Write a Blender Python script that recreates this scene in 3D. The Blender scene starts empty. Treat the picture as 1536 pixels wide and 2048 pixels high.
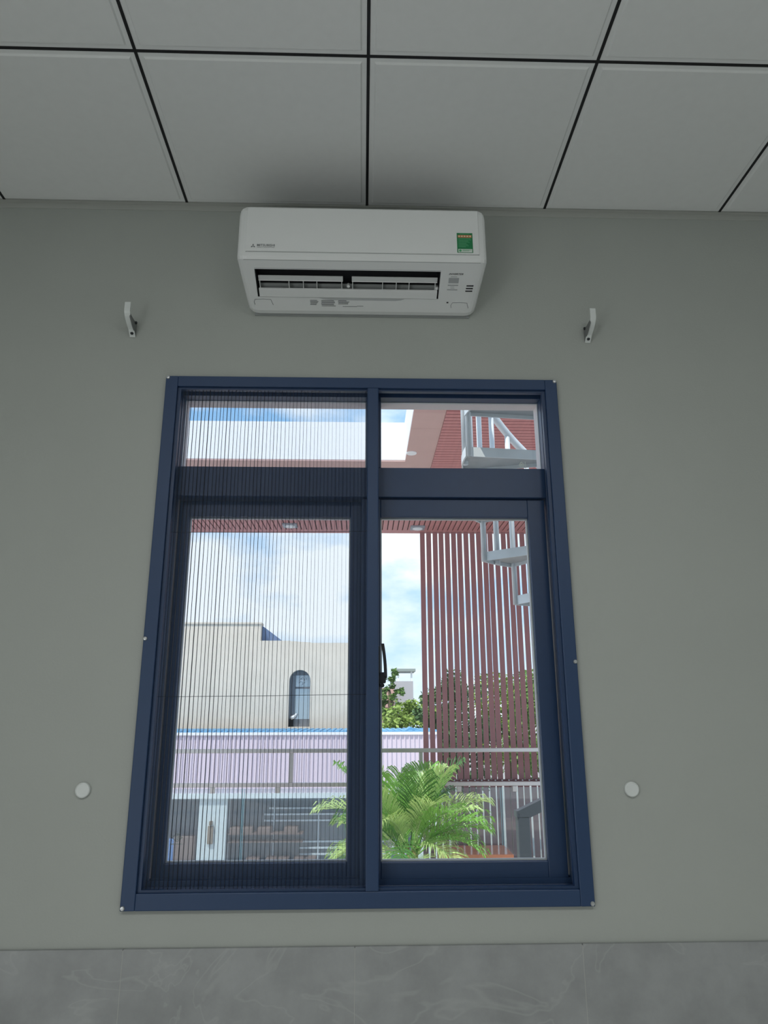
import bpy, bmesh, math, random
from mathutils import Vector, Matrix, noise
random.seed(7)
S = bpy.context.scene
COL = S.collection
PI = math.pi

# ------------------------------------------------------------------ camera
cam_d = bpy.data.cameras.new('camera'); cam = bpy.data.objects.new('camera', cam_d); COL.objects.link(cam)
CAM = Vector((-0.0069, -2.0529, 1.3570)); F_PX = 1433.65
yaw, pit, rol = -0.03010507, 0.27410031, -0.00269246
fw = Vector((-math.sin(yaw)*math.cos(pit), math.cos(yaw)*math.cos(pit), math.sin(pit)))
r0 = Vector((math.cos(yaw), math.sin(yaw), 0)); u0 = r0.cross(fw)
rt = r0*math.cos(rol) + u0*math.sin(rol); up = -r0*math.sin(rol) + u0*math.cos(rol)
cam.matrix_world = Matrix(((rt.x, up.x, -fw.x, CAM.x), (rt.y, up.y, -fw.y, CAM.y), (rt.z, up.z, -fw.z, CAM.z), (0, 0, 0, 1)))
cam_d.sensor_fit = 'HORIZONTAL'; cam_d.sensor_width = 36; cam_d.lens = 36*F_PX/1536
cam_d.clip_start = 0.02; cam_d.clip_end = 400
S.camera = cam

# ------------------------------------------------------------------ world: hazy blue tropical sky with soft clouds
W = bpy.data.worlds.new('sky'); S.world = W; W.use_nodes = True
nt = W.node_tree; nt.nodes.clear()
def wn(t, **k):
    n = nt.nodes.new(t)
    for a, v in k.items(): setattr(n, a, v)
    return n
wl = nt.links.new
tc = wn('ShaderNodeTexCoord'); sep = wn('ShaderNodeSeparateXYZ'); wl(tc.outputs['Generated'], sep.inputs[0])
grad = wn('ShaderNodeValToRGB'); wl(sep.outputs['Z'], grad.inputs[0])
e = grad.color_ramp.elements
e[0].position = 0.0; e[0].color = (0.58, 0.76, 0.95, 1)
e[1].position = 0.75; e[1].color = (0.08, 0.33, 0.72, 1)
m = e.new(0.28); m.color = (0.26, 0.54, 0.88, 1)
mp = wn('ShaderNodeMapping'); wl(tc.outputs['Generated'], mp.inputs[0]); mp.inputs['Scale'].default_value = (1.0, 1.0, 2.0); mp.inputs['Location'].default_value = (0.35, 0.1, 0.22)
nz = wn('ShaderNodeTexNoise'); wl(mp.outputs[0], nz.inputs['Vector']); nz.inputs['Scale'].default_value = 4.2; nz.inputs['Detail'].default_value = 9; nz.inputs['Roughness'].default_value = 0.56
cr = wn('ShaderNodeValToRGB'); wl(nz.outputs[0], cr.inputs[0])
cr.color_ramp.elements[0].position = 0.42; cr.color_ramp.elements[0].color = (0.10, 0.10, 0.10, 1)
cr.color_ramp.elements[1].position = 0.60; cr.color_ramp.elements[1].color = (1, 1, 1, 1)
mx = wn('ShaderNodeMixRGB'); wl(cr.outputs[0], mx.inputs[0]); wl(grad.outputs[0], mx.inputs[1]); mx.inputs[2].default_value = (0.90, 0.95, 1.0, 1)
bg = wn('ShaderNodeBackground'); wl(mx.outputs[0], bg.inputs[0]); bg.inputs[1].default_value = 1.38
wo = wn('ShaderNodeOutputWorld'); wl(bg.outputs[0], wo.inputs[0])

# ------------------------------------------------------------------ sun and room lights
def light(name, kind, loc, direction, energy, color=(1, 1, 1), size=1.0, size_y=None, angle=None):
    d = bpy.data.lights.new(name, kind); o = bpy.data.objects.new(name, d); COL.objects.link(o)
    o.location = loc; o.rotation_euler = Vector(direction).to_track_quat('-Z', 'Y').to_euler()
    d.energy = energy; d.color = color
    if kind == 'AREA':
        d.shape = 'RECTANGLE'; d.size = size; d.size_y = size_y or size
    if angle is not None: d.angle = angle
    return o
light('sun', 'SUN', (-6, -10, 20), (0.32, 0.42, -0.85), 4.4, (1.0, 0.95, 0.87), angle=math.radians(0.6))
light('side_fill_light', 'AREA', (-2.07, -3.6, 1.05), (1, 0.0, 0.06), 36, (0.97, 1.0, 1.0), 2.6, 2.0)  # area light added to fill the room; the solid side wall has no door
light('ceiling_panel_light', 'AREA', (0.9, -2.9, 2.985), (0, 0.0, -1), 21, (1.0, 0.99, 0.97), 0.5, 0.5)
light('ceiling_panel_light', 'AREA', (-0.9, -2.9, 2.985), (0, 0.0, -1), 21, (1.0, 0.99, 0.97), 0.5, 0.5)
S.view_settings.view_transform = 'Standard'; S.view_settings.look = 'None'
S.view_settings.exposure = 0.0; S.view_settings.gamma = 1.0; S.view_settings.use_curve_mapping = False
S.cycles.transparent_max_bounces = 24

# ------------------------------------------------------------------ materials
MATS = {}
def mat(name, color, rough=0.6, metal=0.0, spec=0.5, noise_amt=0.0, noise_scale=8.0, bump=0.0, bump_scale=60.0, stretch=None):
    if name in MATS: return MATS[name]
    m = bpy.data.materials.new(name); m.use_nodes = True; t = m.node_tree
    b = t.nodes['Principled BSDF']; b.inputs['Base Color'].default_value = (*color, 1)
    b.inputs['Roughness'].default_value = rough; b.inputs['Metallic'].default_value = metal; b.inputs['Specular IOR Level'].default_value = spec
    def coords():
        c = t.nodes.new('ShaderNodeTexCoord'); mpn = t.nodes.new('ShaderNodeMapping'); t.links.new(c.outputs['Object'], mpn.inputs[0])
        if stretch: mpn.inputs['Scale'].default_value = stretch
        return mpn
    if noise_amt:
        n = t.nodes.new('ShaderNodeTexNoise'); n.inputs['Scale'].default_value = noise_scale; n.inputs['Detail'].default_value = 6
        t.links.new(coords().outputs[0], n.inputs['Vector'])
        r = t.nodes.new('ShaderNodeValToRGB'); t.links.new(n.outputs[0], r.inputs[0])
        r.color_ramp.elements[0].position = 0.3; r.color_ramp.elements[1].position = 0.7
        r.color_ramp.elements[0].color = (*[c*(1-noise_amt) for c in color], 1); r.color_ramp.elements[1].color = (*[min(1, c*(1+noise_amt)) for c in color], 1)
        t.links.new(r.outputs[0], b.inputs['Base Color'])
    if bump:
        n = t.nodes.new('ShaderNodeTexNoise'); n.inputs['Scale'].default_value = bump_scale; n.inputs['Detail'].default_value = 4
        t.links.new(coords().outputs[0], n.inputs['Vector'])
        bp = t.nodes.new('ShaderNodeBump'); bp.inputs['Strength'].default_value = bump; bp.inputs['Distance'].default_value = 0.004
        t.links.new(n.outputs[0], bp.inputs['Height']); t.links.new(bp.outputs[0], b.inputs['Normal'])
    MATS[name] = m; return m
def clear(name, tint, gloss=0.05, veil=0.0, veil_col=(1, 1, 1)):
    m = bpy.data.materials.new(name); m.use_nodes = True; t = m.node_tree; t.nodes.clear()
    out = t.nodes.new('ShaderNodeOutputMaterial'); tr = t.nodes.new('ShaderNodeBsdfTransparent'); tr.inputs[0].default_value = (*tint, 1)
    last = tr
    if gloss:
        g = t.nodes.new('ShaderNodeBsdfGlossy'); g.inputs['Roughness'].default_value = 0.02
        mxn = t.nodes.new('ShaderNodeMixShader'); mxn.inputs[0].default_value = gloss
        t.links.new(last.outputs[0], mxn.inputs[1]); t.links.new(g.outputs[0], mxn.inputs[2]); last = mxn
    if veil:
        d = t.nodes.new('ShaderNodeBsdfDiffuse'); d.inputs[0].default_value = (*veil_col, 1)
        mxn = t.nodes.new('ShaderNodeMixShader'); mxn.inputs[0].default_value = veil
        t.links.new(last.outputs[0], mxn.inputs[1]); t.links.new(d.outputs[0], mxn.inputs[2]); last = mxn
    t.links.new(last.outputs[0], out.inputs[0]); MATS[name] = m; return m
def marble(name, base, vein):
    m = bpy.data.materials.new(name); m.use_nodes = True; t = m.node_tree; b = t.nodes['Principled BSDF']
    c = t.nodes.new('ShaderNodeTexCoord'); oi = t.nodes.new('ShaderNodeObjectInfo')
    ad = t.nodes.new('ShaderNodeVectorMath'); ad.operation = 'ADD'; t.links.new(c.outputs['Object'], ad.inputs[0])
    sc_ = t.nodes.new('ShaderNodeVectorMath'); sc_.operation = 'SCALE'; sc_.inputs['Scale'].default_value = 1.0
    t.links.new(oi.outputs['Location'], sc_.inputs[0]); t.links.new(sc_.outputs[0], ad.inputs[1])
    n1 = t.nodes.new('ShaderNodeTexNoise'); n1.inputs['Scale'].default_value = 5; n1.inputs['Detail'].default_value = 8; n1.inputs['Roughness'].default_value = 0.65
    t.links.new(ad.outputs[0], n1.inputs['Vector'])
    n2 = t.nodes.new('ShaderNodeTexNoise'); n2.inputs['Scale'].default_value = 3.2; n2.inputs['Detail'].default_value = 3; n2.inputs['Distortion'].default_value = 1.6
    t.links.new(ad.outputs[0], n2.inputs['Vector'])
    r1 = t.nodes.new('ShaderNodeValToRGB'); t.links.new(n1.outputs[0], r1.inputs[0])
    r1.color_ramp.elements[0].position = 0.3; r1.color_ramp.elements[1].position = 0.72
    r1.color_ramp.elements[0].color = (*[x*0.80 for x in base], 1); r1.color_ramp.elements[1].color = (*[x*1.18 for x in base], 1)
    r2 = t.nodes.new('ShaderNodeValToRGB'); t.links.new(n2.outputs[0], r2.inputs[0])
    el = r2.color_ramp.elements; el[0].position = 0.485; el[0].color = (0, 0, 0, 1); el[1].position = 0.515; el[1].color = (0, 0, 0, 1)
    pk = el.new(0.5); pk.color = (0.38, 0.38, 0.38, 1)
    mxn = t.nodes.new('ShaderNodeMixRGB'); t.links.new(r2.outputs[0], mxn.inputs[0]); t.links.new(r1.outputs[0], mxn.inputs[1]); mxn.inputs[2].default_value = (*vein, 1)
    t.links.new(mxn.outputs[0], b.inputs['Base Color']); b.inputs['Roughness'].default_value = 0.42; MATS[name] = m; return m

M_WALL = mat('wall_paint', (0.42, 0.445, 0.42), 0.62, bump=0.10, bump_scale=170, noise_amt=0.02, noise_scale=3)
M_CEIL = mat('ceiling_white', (0.82, 0.84, 0.84), 0.55, noise_amt=0.012, noise_scale=40)
M_TEE = mat('black_reveal', (0.006, 0.006, 0.008), 0.5)
M_ANGLE = mat('wall_angle_white', (0.46, 0.475, 0.45), 0.5)
M_FLOOR = mat('floor_tile_grey', (0.62, 0.62, 0.61), 0.35, noise_amt=0.05)
M_TILE = marble('grey_stone_tile', (0.33, 0.345, 0.35), (0.44, 0.46, 0.455))
M_GROUT = mat('grout', (0.46, 0.47, 0.45), 0.8)
M_ALU = mat('haze_tinted_aluminium', (0.018, 0.046, 0.115), 0.42, noise_amt=0.04, noise_scale=30)  # anthracite frame with the blue of lens haze mixed into its colour
M_SCRF = mat('screen_frame_haze_tinted', (0.020, 0.052, 0.130), 0.45)  # screen frame, likewise tinted blue for the lens haze
M_BLACK = mat('black_plastic', (0.012, 0.016, 0.022), 0.4)
M_BEAD = mat('pale_gasket', (0.60, 0.61, 0.63), 0.5)
M_REVEAL = mat('outer_reveal_paint', (0.74, 0.68, 0.68), 0.7)
M_GLASS = clear('window_glass', (0.95, 0.97, 0.97), 0.04)
M_BGLASS = clear('balustrade_glass', (0.88, 0.93, 0.93), 0.06, veil=0.07, veil_col=(0.9, 0.92, 0.95))
M_GEDGE = mat('glass_edge_green', (0.35, 0.62, 0.66), 0.2)
M_MESH = clear('pleated_mesh', (0.93, 0.94, 0.97), 0, veil=0.14, veil_col=(0.22, 0.30, 0.44))  # bluish veil colour imitates lens haze, brightening the frame behind
M_FOLD = mat('mesh_fold', (0.030, 0.036, 0.048), 0.8)
M_ACW = mat('ac_white_plastic', (0.82, 0.84, 0.84), 0.32)
M_ACP = mat('ac_panel_gloss', (0.84, 0.86, 0.86), 0.22)
M_ACD = mat('ac_cavity_black', (0.012, 0.013, 0.017), 0.55)
M_ACG = mat('ac_seam_grey', (0.36, 0.38, 0.38), 0.5)
M_ACF = mat('ac_flap_white', (0.70, 0.72, 0.72), 0.4)
M_INK = mat('grey_ink', (0.17, 0.18, 0.19), 0.6)
M_INKD = mat('dark_ink', (0.03, 0.03, 0.035), 0.6)
M_INKL = mat('light_ink', (0.42, 0.44, 0.45), 0.6)
M_GREEN = mat('label_green', (0.012, 0.22, 0.075), 0.45)
M_GREENL = mat('label_green_print', (0.10, 0.42, 0.20), 0.5)
M_ORANGE = mat('label_orange', (0.62, 0.26, 0.12), 0.5)
M_YELLOW = mat('label_yellow', (0.85, 0.80, 0.55), 0.5)
M_LWHITE = mat('label_white', (0.72, 0.80, 0.74), 0.5)
M_STEELW = mat('white_painted_steel', (0.74, 0.78, 0.77), 0.4)
M_STEELS = mat('bracket_side_grey', (0.20, 0.21, 0.21), 0.5)
M_SCREW = mat('screw_metal', (0.62, 0.64, 0.66), 0.3, metal=0.8)
M_SCREWD = mat('screw_dark', (0.04, 0.045, 0.05), 0.35, metal=0.6)
M_CAP = mat('white_cap_plastic', (0.72, 0.76, 0.75), 0.4)
# outside
M_CREAMW = mat('cream_wall_paint', (0.76, 0.655, 0.54), 0.85, noise_amt=0.05, noise_scale=2, bump=0.2, bump_scale=20)
M_WHITEP = mat('white_paint', (0.86, 0.86, 0.87), 0.7)
M_SOFFIT = mat('soffit_pinkbrown', (0.58, 0.385, 0.36), 0.65, noise_amt=0.03)
M_BOARD = mat('soffit_board_maroon', (0.56, 0.235, 0.23), 0.5, noise_amt=0.08, noise_scale=6, stretch=(6, 1, 1))
M_BOARDG = mat('board_gap_dark', (0.05, 0.016, 0.018), 0.8)
M_SLAT = mat('slat_maroon', (0.34, 0.155, 0.16), 0.5, noise_amt=0.07, noise_scale=5, stretch=(8, 8, 0.5))
M_SLATB = mat('slat_beam_maroon', (0.13, 0.045, 0.05), 0.5)
M_STAIN = mat('stainless_steel', (0.60, 0.56, 0.53), 0.28, metal=0.85)
M_GALV = mat('galvanised_steel', (0.70, 0.73, 0.75), 0.45, metal=0.12, noise_amt=0.06, noise_scale=12)
M_TREAD = mat('galvanised_pan', (0.42, 0.43, 0.43), 0.55, metal=0.1, noise_amt=0.22, noise_scale=7)
M_DARKR = mat('dark_grey_rail', (0.085, 0.10, 0.115), 0.45, metal=0.3)
M_TERRA = mat('terracotta_gloss', (0.72, 0.28, 0.14), 0.14, noise_amt=0.06)
M_TERR = mat('terrace_floor_tile', (0.62, 0.54, 0.50), 0.5, noise_amt=0.06)
M_CORR = mat('corrugated_sheet_pale', (0.74, 0.64, 0.72), 0.45, metal=0.1)
M_BLUE = mat('blue_roof_sheet', (0.15, 0.36, 0.56), 0.5)
M_SHOPD = mat('shop_dark_glass', (0.10, 0.13, 0.16), 0.2)
M_SHOPB = mat('shop_brown_goods', (0.20, 0.13, 0.11), 0.6)
M_SHOPL = mat('shop_light_rail', (0.66, 0.70, 0.74), 0.4)
M_SHOPBL = mat('shop_blue_goods', (0.10, 0.22, 0.50), 0.6)
M_PILLAR = mat('pillar_white', (0.74, 0.77, 0.78), 0.7)
M_LAMPB = mat('lamp_brown', (0.26, 0.18, 0.12), 0.6)
M_WINB = mat('arched_window_frame', (0.16, 0.17, 0.19), 0.5)
M_WINGL = mat('arched_window_glass', (0.42, 0.50, 0.55), 0.06, metal=0.8)
M_LEAF = mat('tree_leaf', (0.13, 0.24, 0.055), 0.6, noise_amt=0.35, noise_scale=1.2)
M_LEAF2 = mat('tree_leaf_light', (0.27, 0.38, 0.08), 0.6, noise_amt=0.3, noise_scale=1.2)
M_LEAF3 = mat('tree_leaf_deep', (0.07, 0.14, 0.05), 0.6, noise_amt=0.35, noise_scale=1.2)
M_BARK = mat('bark', (0.14, 0.10, 0.07), 0.9)
def palm_mat(name, c1, c2):
    m_ = mat(name, c1, 0.30, noise_amt=0.25, noise_scale=9)
    b = m_.node_tree.nodes['Principled BSDF']
    t = m_.node_tree; tl = t.nodes.new('ShaderNodeBsdfTranslucent'); tl.inputs[0].default_value = (*c2, 1)
    mxn = t.nodes.new('ShaderNodeMixShader'); mxn.inputs[0].default_value = 0.18
    o = t.nodes['Material Output']; t.links.new(b.outputs[0], mxn.inputs[1]); t.links.new(tl.outputs[0], mxn.inputs[2]); t.links.new(mxn.outputs[0], o.inputs[0])
    return m_
M_PALM = palm_mat('palm_green', (0.20, 0.46, 0.09), (0.38, 0.66, 0.10))
M_PALM2 = palm_mat('palm_yellow_green', (0.46, 0.64, 0.26), (0.55, 0.72, 0.16))
M_PALM3 = palm_mat('palm_deep_green', (0.06, 0.19, 0.05), (0.2, 0.4, 0.06))
M_PALMS = mat('palm_stem', (0.30, 0.33, 0.10), 0.6)
M_POT = mat('glazed_pot', (0.22, 0.12, 0.09), 0.35)
M_ROAD = mat('ground_grey', (0.34, 0.33, 0.31), 0.9, noise_amt=0.1)
M_LAMPW = mat('downlight_white', (0.85, 0.86, 0.88), 0.4)
M_LAMPF = mat('downlight_frame_grey', (0.30, 0.32, 0.36), 0.4)

# ------------------------------------------------------------------ mesh helpers
def box(bm, lo, hi, bevel=0.0, seg=2):
    lo = Vector(lo); hi = Vector(hi); c = (lo+hi)/2; d = hi-lo
    g = bmesh.ops.create_cube(bm, size=1.0, matrix=Matrix.Translation(c) @ Matrix.Diagonal((abs(d.x), abs(d.y), abs(d.z), 1)))
    if bevel:
        es = list({e for v in g['verts'] for e in v.link_edges})
        bmesh.ops.bevel(bm, geom=es, offset=bevel, segments=seg, profile=0.5, affect='EDGES', clamp_overlap=True)
def prism(bm, poly, a, b, axis='x'):
    """polygon extruded from a to b along an axis; poly given in the two other axes in order (x: y,z / y: x,z / z: x,y)"""
    def P(p, t): return (t, p[0], p[1]) if axis == 'x' else ((p[0], t, p[1]) if axis == 'y' else (p[0], p[1], t))
    A = [bm.verts.new(P(p, a)) for p in poly]; B = [bm.verts.new(P(p, b)) for p in poly]
    n = len(poly); fs = [bm.faces.new(A), bm.faces.new(B[::-1])]
    for i in range(n): fs.append(bm.faces.new((A[i], B[i], B[(i+1) % n], A[(i+1) % n])))
    bmesh.ops.recalc_face_normals(bm, faces=fs)
    return fs
def tube(bm, pts, r, n=8, caps=True):
    pts = [Vector(p) for p in pts]; rings = []
    rs = r if isinstance(r, (list, tuple)) else [r]*len(pts)
    for i, p in enumerate(pts):
        d = (pts[min(i+1, len(pts)-1)] - pts[max(i-1, 0)]).normalized()
        a = d.cross(Vector((0, 0, 1)))
        if a.length < 1e-3: a = d.cross(Vector((0, 1, 0)))
        a.normalize(); b = d.cross(a)
        rings.append([bm.verts.new(p + (a*math.cos(2*PI*k/n) + b*math.sin(2*PI*k/n))*rs[i]) for k in range(n)])
    fs = []
    for i in range(len(rings)-1):
        for k in range(n): fs.append(bm.faces.new((rings[i][k], rings[i][(k+1) % n], rings[i+1][(k+1) % n], rings[i+1][k])))
    if caps: fs += [bm.faces.new(rings[0][::-1]), bm.faces.new(rings[-1])]
    for f in fs: f.smooth = True
    bmesh.ops.recalc_face_normals(bm, faces=fs)
def lathe(bm, prof, c, axis, n=20):
    """prof: list of (radius, distance along axis) from point c"""
    axis = Vector(axis).normalized(); c = Vector(c)
    a = axis.cross(Vector((0.13, 0.2, 0.97))).normalized(); b = axis.cross(a); rings = []
    for r, t in prof: rings.append([bm.verts.new(c + axis*t + (a*math.cos(2*PI*k/n)+b*math.sin(2*PI*k/n))*max(r, 1e-5)) for k in range(n)])
    fs = []
    for i in range(len(rings)-1):
        for k in range(n): fs.append(bm.faces.new((rings[i][k], rings[i][(k+1) % n], rings[i+1][(k+1) % n], rings[i+1][k])))
    fs += [bm.faces.new(rings[0][::-1]), bm.faces.new(rings[-1])]
    bmesh.ops.recalc_face_normals(bm, faces=fs)
def mesh_of(bm, name, m, smooth=False):
    me = bpy.data.meshes.new(name); bm.to_mesh(me); bm.free()
    if m is not None: me.materials.append(m)
    if smooth:
        for p in me.polygons: p.use_smooth = True
    return me
def link(name, data, parent=None, loc=None):
    o = bpy.data.objects.new(name, data); COL.objects.link(o)
    if loc is not None: o.location = loc
    if parent is not None:
        o.parent = parent; o.matrix_parent_inverse = Matrix.Translation(-parent.location)
    return o
def obj(name, bm, m, parent=None, smooth=False): return link(name, mesh_of(bm, name, m, smooth), parent)
def bx(name, lo, hi, m, parent=None, bevel=0.0, seg=2):
    bm = bmesh.new(); box(bm, lo, hi, bevel, seg); return obj(name, bm, m, parent)
def tag(o, label, cat, group=None):
    o['label'] = label; o['category'] = cat
    if group: o['group'] = group
    return o
def thing(name, label, cat, loc=(0, 0, 0), group=None):
    o = bpy.data.objects.new(name, None); COL.objects.link(o); o.location = loc; o.empty_display_size = 0.05
    return tag(o, label, cat, group)
def struct(o, label=None, cat=None):
    o['kind'] = 'structure'
    if label: o['label'] = label
    if cat: o['category'] = cat
    return o
def stuff(o): o['kind'] = 'stuff'; return o
def holder(name, loc=(0, 0, 0)):
    o = bpy.data.objects.new(name, None); COL.objects.link(o); o.location = loc; o.empty_display_size = 0.05; return o
def frame_bm(x0, x1, z0, z1, w, y0, y1, bevel=0.0):
    """rectangular frame, w = (left, right, bottom, top) member widths"""
    bm = bmesh.new()
    box(bm, (x0, y0, z0), (x0+w[0], y1, z1), bevel); box(bm, (x1-w[1], y0, z0), (x1, y1, z1), bevel)
    box(bm, (x0+w[0], y0, z0), (x1-w[1], y1, z0+w[2]), bevel); box(bm, (x0+w[0], y0, z1-w[3]), (x1-w[1], y1, z1), bevel)
    return bm

# ================================================================== ROOM
CZ = 3.0; RX = 2.1; RB = -5.6
HX0, HX1, HZ0, HZ1 = -0.600, 0.580, 0.893, 2.350      # window opening in the wall
WT = 0.15
bm = bmesh.new()
box(bm, (-RX, 0, 0), (HX0, WT, CZ+0.2)); box(bm, (HX1, 0, 0), (RX, WT, CZ+0.2))
box(bm, (HX0, 0, 0), (HX1, WT, HZ0)); box(bm, (HX0, 0, HZ1), (HX1, WT, CZ+0.2))
bmesh.ops.remove_doubles(bm, verts=bm.verts, dist=1e-5)
wall = struct(obj('wall_front', bm, M_WALL), 'grey-beige painted wall around the window, stone tiles along its foot', 'wall')
# wainscot tiles
TT = 0.790
bx('tile_bed', (-RX, -0.0106, 0.0), (RX, -0.0002, TT-0.003), M_GROUT, wall)
tile_me = None
xs = [-0.022 + 0.58*k for k in range(-3, 4)]
for r_, (z0, z1) in enumerate(((0.19, TT), (0.0, 0.188))):
    bm = bmesh.new(); box(bm, (0.0007, -0.011, 0), (0.5793, -0.0008, z1-z0), 0.0003, 1); me = mesh_of(bm, 'wall_tile', M_TILE)
    for x in xs[:-1] if r_ == 0 else []:
        link('wall_tile', me, wall, (x, 0, z0))
struct(bx('wall_left', (-RX-0.15, RB, 0), (-RX, WT, CZ+0.2), M_WALL), 'grey-beige painted side wall left of the window wall', 'wall')
struct(bx('wall_right', (RX, RB, 0), (RX+0.15, WT, CZ+0.2), M_WALL), 'grey-beige painted side wall right of the window wall', 'wall')
struct(bx('wall_back', (-RX-0.15, RB-0.15, 0), (RX+0.15, RB, CZ+0.2), M_WALL), 'grey-beige painted wall at the back of the room', 'wall')
struct(bx('floor', (-RX-0.15, RB-0.15, -0.1), (RX+0.15, WT, 0), M_FLOOR), 'grey tiled floor of the room', 'floor')
# ceiling: black reveal slab + tiles
ceil = struct(bx('ceiling', (-RX, RB, CZ+0.012), (RX, 0, CZ+0.2), M_TEE), 'white suspended ceiling of square panels with thin black joints', 'ceiling')
rows = [(-0.5814, 0.0), (-1.1814, -0.5814), (-1.7814, -1.1814)]
G = 0.0038
def ceil_tile(w, d):
    bm = bmesh.new()
    box(bm, (G, G, 0.0), (w-G, d-G, 0.010))
    i = 0.0165; lo, hi = (i, i), (w-i, d-i); j = 0.004
    A = [bm.verts.new((x, y, 0.0)) for x, y in ((lo[0], lo[1]), (hi[0], lo[1]), (hi[0], hi[1]), (lo[0], hi[1]))]
    B = [bm.verts.new((x, y, -0.0045)) for x, y in ((lo[0]+j, lo[1]+j), (hi[0]-j, lo[1]+j), (hi[0]-j, hi[1]-j), (lo[0]+j, hi[1]-j))]
    fs = [bm.faces.new(B[::-1])]
    for k in range(4): fs.append(bm.faces.new((A[k], A[(k+1) % 4], B[(k+1) % 4], B[k])))
    for f in fs:
        f.normal_update()
    return mesh_of(bm, 'ceiling_tile', M_CEIL)
for (y0, y1) in rows:
    me = ceil_tile(0.6, y1-y0-(0.012 if y1 == 0 else 0))
    for k in range(-3, 3): link('ceiling_tile', me, ceil, (0.6*k, y0, CZ))
for k in range(-3, 4): bx('ceiling_t_bar', (0.6*k-0.0042, rows[-1][0], CZ-0.0012), (0.6*k+0.0042, -0.013, CZ+0.010), M_TEE, ceil)
for (y0, y1) in rows: bx('ceiling_t_bar', (-1.8, y0-0.0042, CZ-0.0010), (1.8, y0+0.0042, CZ+0.0098), M_TEE, ceil)
bx('plain_ceiling_field', (-RX, RB, CZ), (RX, rows[-1][0]-G, CZ+0.012), M_CEIL, ceil)
for sx in (-1, 1): bx('plain_ceiling_field', (min(sx*1.8+sx*G, sx*RX), rows[-1][0]+G, CZ), (max(sx*1.8+sx*G, sx*RX), -0.012, CZ+0.012), M_CEIL, ceil)
bm = bmesh.new(); box(bm, (-RX, -0.013, CZ-0.004), (RX, 0.0, CZ+0.012)); box(bm, (-RX, -0.002, CZ-0.024), (RX, 0.0, CZ-0.004))
struct(obj('trim_1', bm, M_ANGLE), 'thin pale wall angle where ceiling meets wall', 'trim')

# ================================================================== WINDOW
win = struct(holder('window_1', (-0.01, 0.08, HZ0)), 'dark aluminium sliding window with two fixed panes above', 'window')
FX0, FX1, FZ0, FZ1 = -0.577, 0.557, 0.918, 2.326
YF0, YF1 = 0.045, 0.125
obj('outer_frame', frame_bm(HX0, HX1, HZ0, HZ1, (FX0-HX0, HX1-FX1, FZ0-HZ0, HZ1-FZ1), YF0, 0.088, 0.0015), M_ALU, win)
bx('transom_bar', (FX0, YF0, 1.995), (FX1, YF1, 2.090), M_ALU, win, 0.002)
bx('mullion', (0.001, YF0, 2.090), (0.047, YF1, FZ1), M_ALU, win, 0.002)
def pane(name, x0, x1, z0, z1, y, parent, bead_y, bw=0.006):
    p = bx(name, (x0-0.004, y, z0-0.004), (x1+0.004, y+0.005, z1+0.004), M_GLASS, parent)
    obj('glazing_gasket', frame_bm(x0-0.002, x1+0.002, z0-0.002, z1+0.002, (bw,)*4, y+0.006, bead_y), M_BEAD, p)
    return p
p_ul = pane('fixed_pane', FX0, 0.001, 2.090, FZ1, 0.075, win, 0.090, 0.004)
p_ur = pane('fixed_pane', 0.047, FX1, 2.090, FZ1, 0.075, win, 0.090, 0.004)
# outer plaster reveal beyond the frame
obj('outer_reveal', frame_bm(HX0, HX1, HZ0, HZ1, (0.0228, 0.0228, 0.010, 0.0238), 0.0885, 0.138, 0.0), M_REVEAL, win)
def sash(x0, x1, z0, z1, gx0, gx1, gz0, gz1, y0, y1):
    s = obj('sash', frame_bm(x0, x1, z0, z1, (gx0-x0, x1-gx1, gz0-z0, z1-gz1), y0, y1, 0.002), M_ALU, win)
    pane('glass_pane', gx0, gx1, gz0, gz1, (y0+y1)/2-0.004, s, y1-0.001, 0.006)
    return s
sR = sash(-0.012, 0.553, 0.928, 1.993, 0.046, 0.500, 0.971, 1.936, 0.060, 0.088)
sL = sash(-0.573, 0.030, 0.928, 1.993, -0.543, -0.046, 0.966, 1.944, 0.092, 0.120)
# bottom track ridges
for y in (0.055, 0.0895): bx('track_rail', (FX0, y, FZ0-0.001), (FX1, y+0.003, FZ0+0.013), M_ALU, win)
# crescent handle
bm = bmesh.new()
box(bm, (0.020, 0.040, 1.395), (0.044, 0.062, 1.545), 0.003)
box(bm, (0.040, 0.026, 1.440), (0.060, 0.060, 1.470), 0.003)
poly = []
for t in range(9): a = t/8; poly.append((0.0635 - 0.0085*a*a, 1.452 + 0.098*a))
for t in range(9): a = 1-t/8; poly.append((0.0545 - 0.0085*a*a - 0.0*(1-a), 1.462 + 0.088*a))
prism(bm, poly, 0.022, 0.036, 'y')
lathe(bm, [(0.006, 0), (0.006, 0.012)], (0.050, 0.034, 1.434), (0, 1, 0), 12)
h = obj('sash_handle', bm, M_BLACK, win); h['label'] = 'black curved pull handle'
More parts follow.
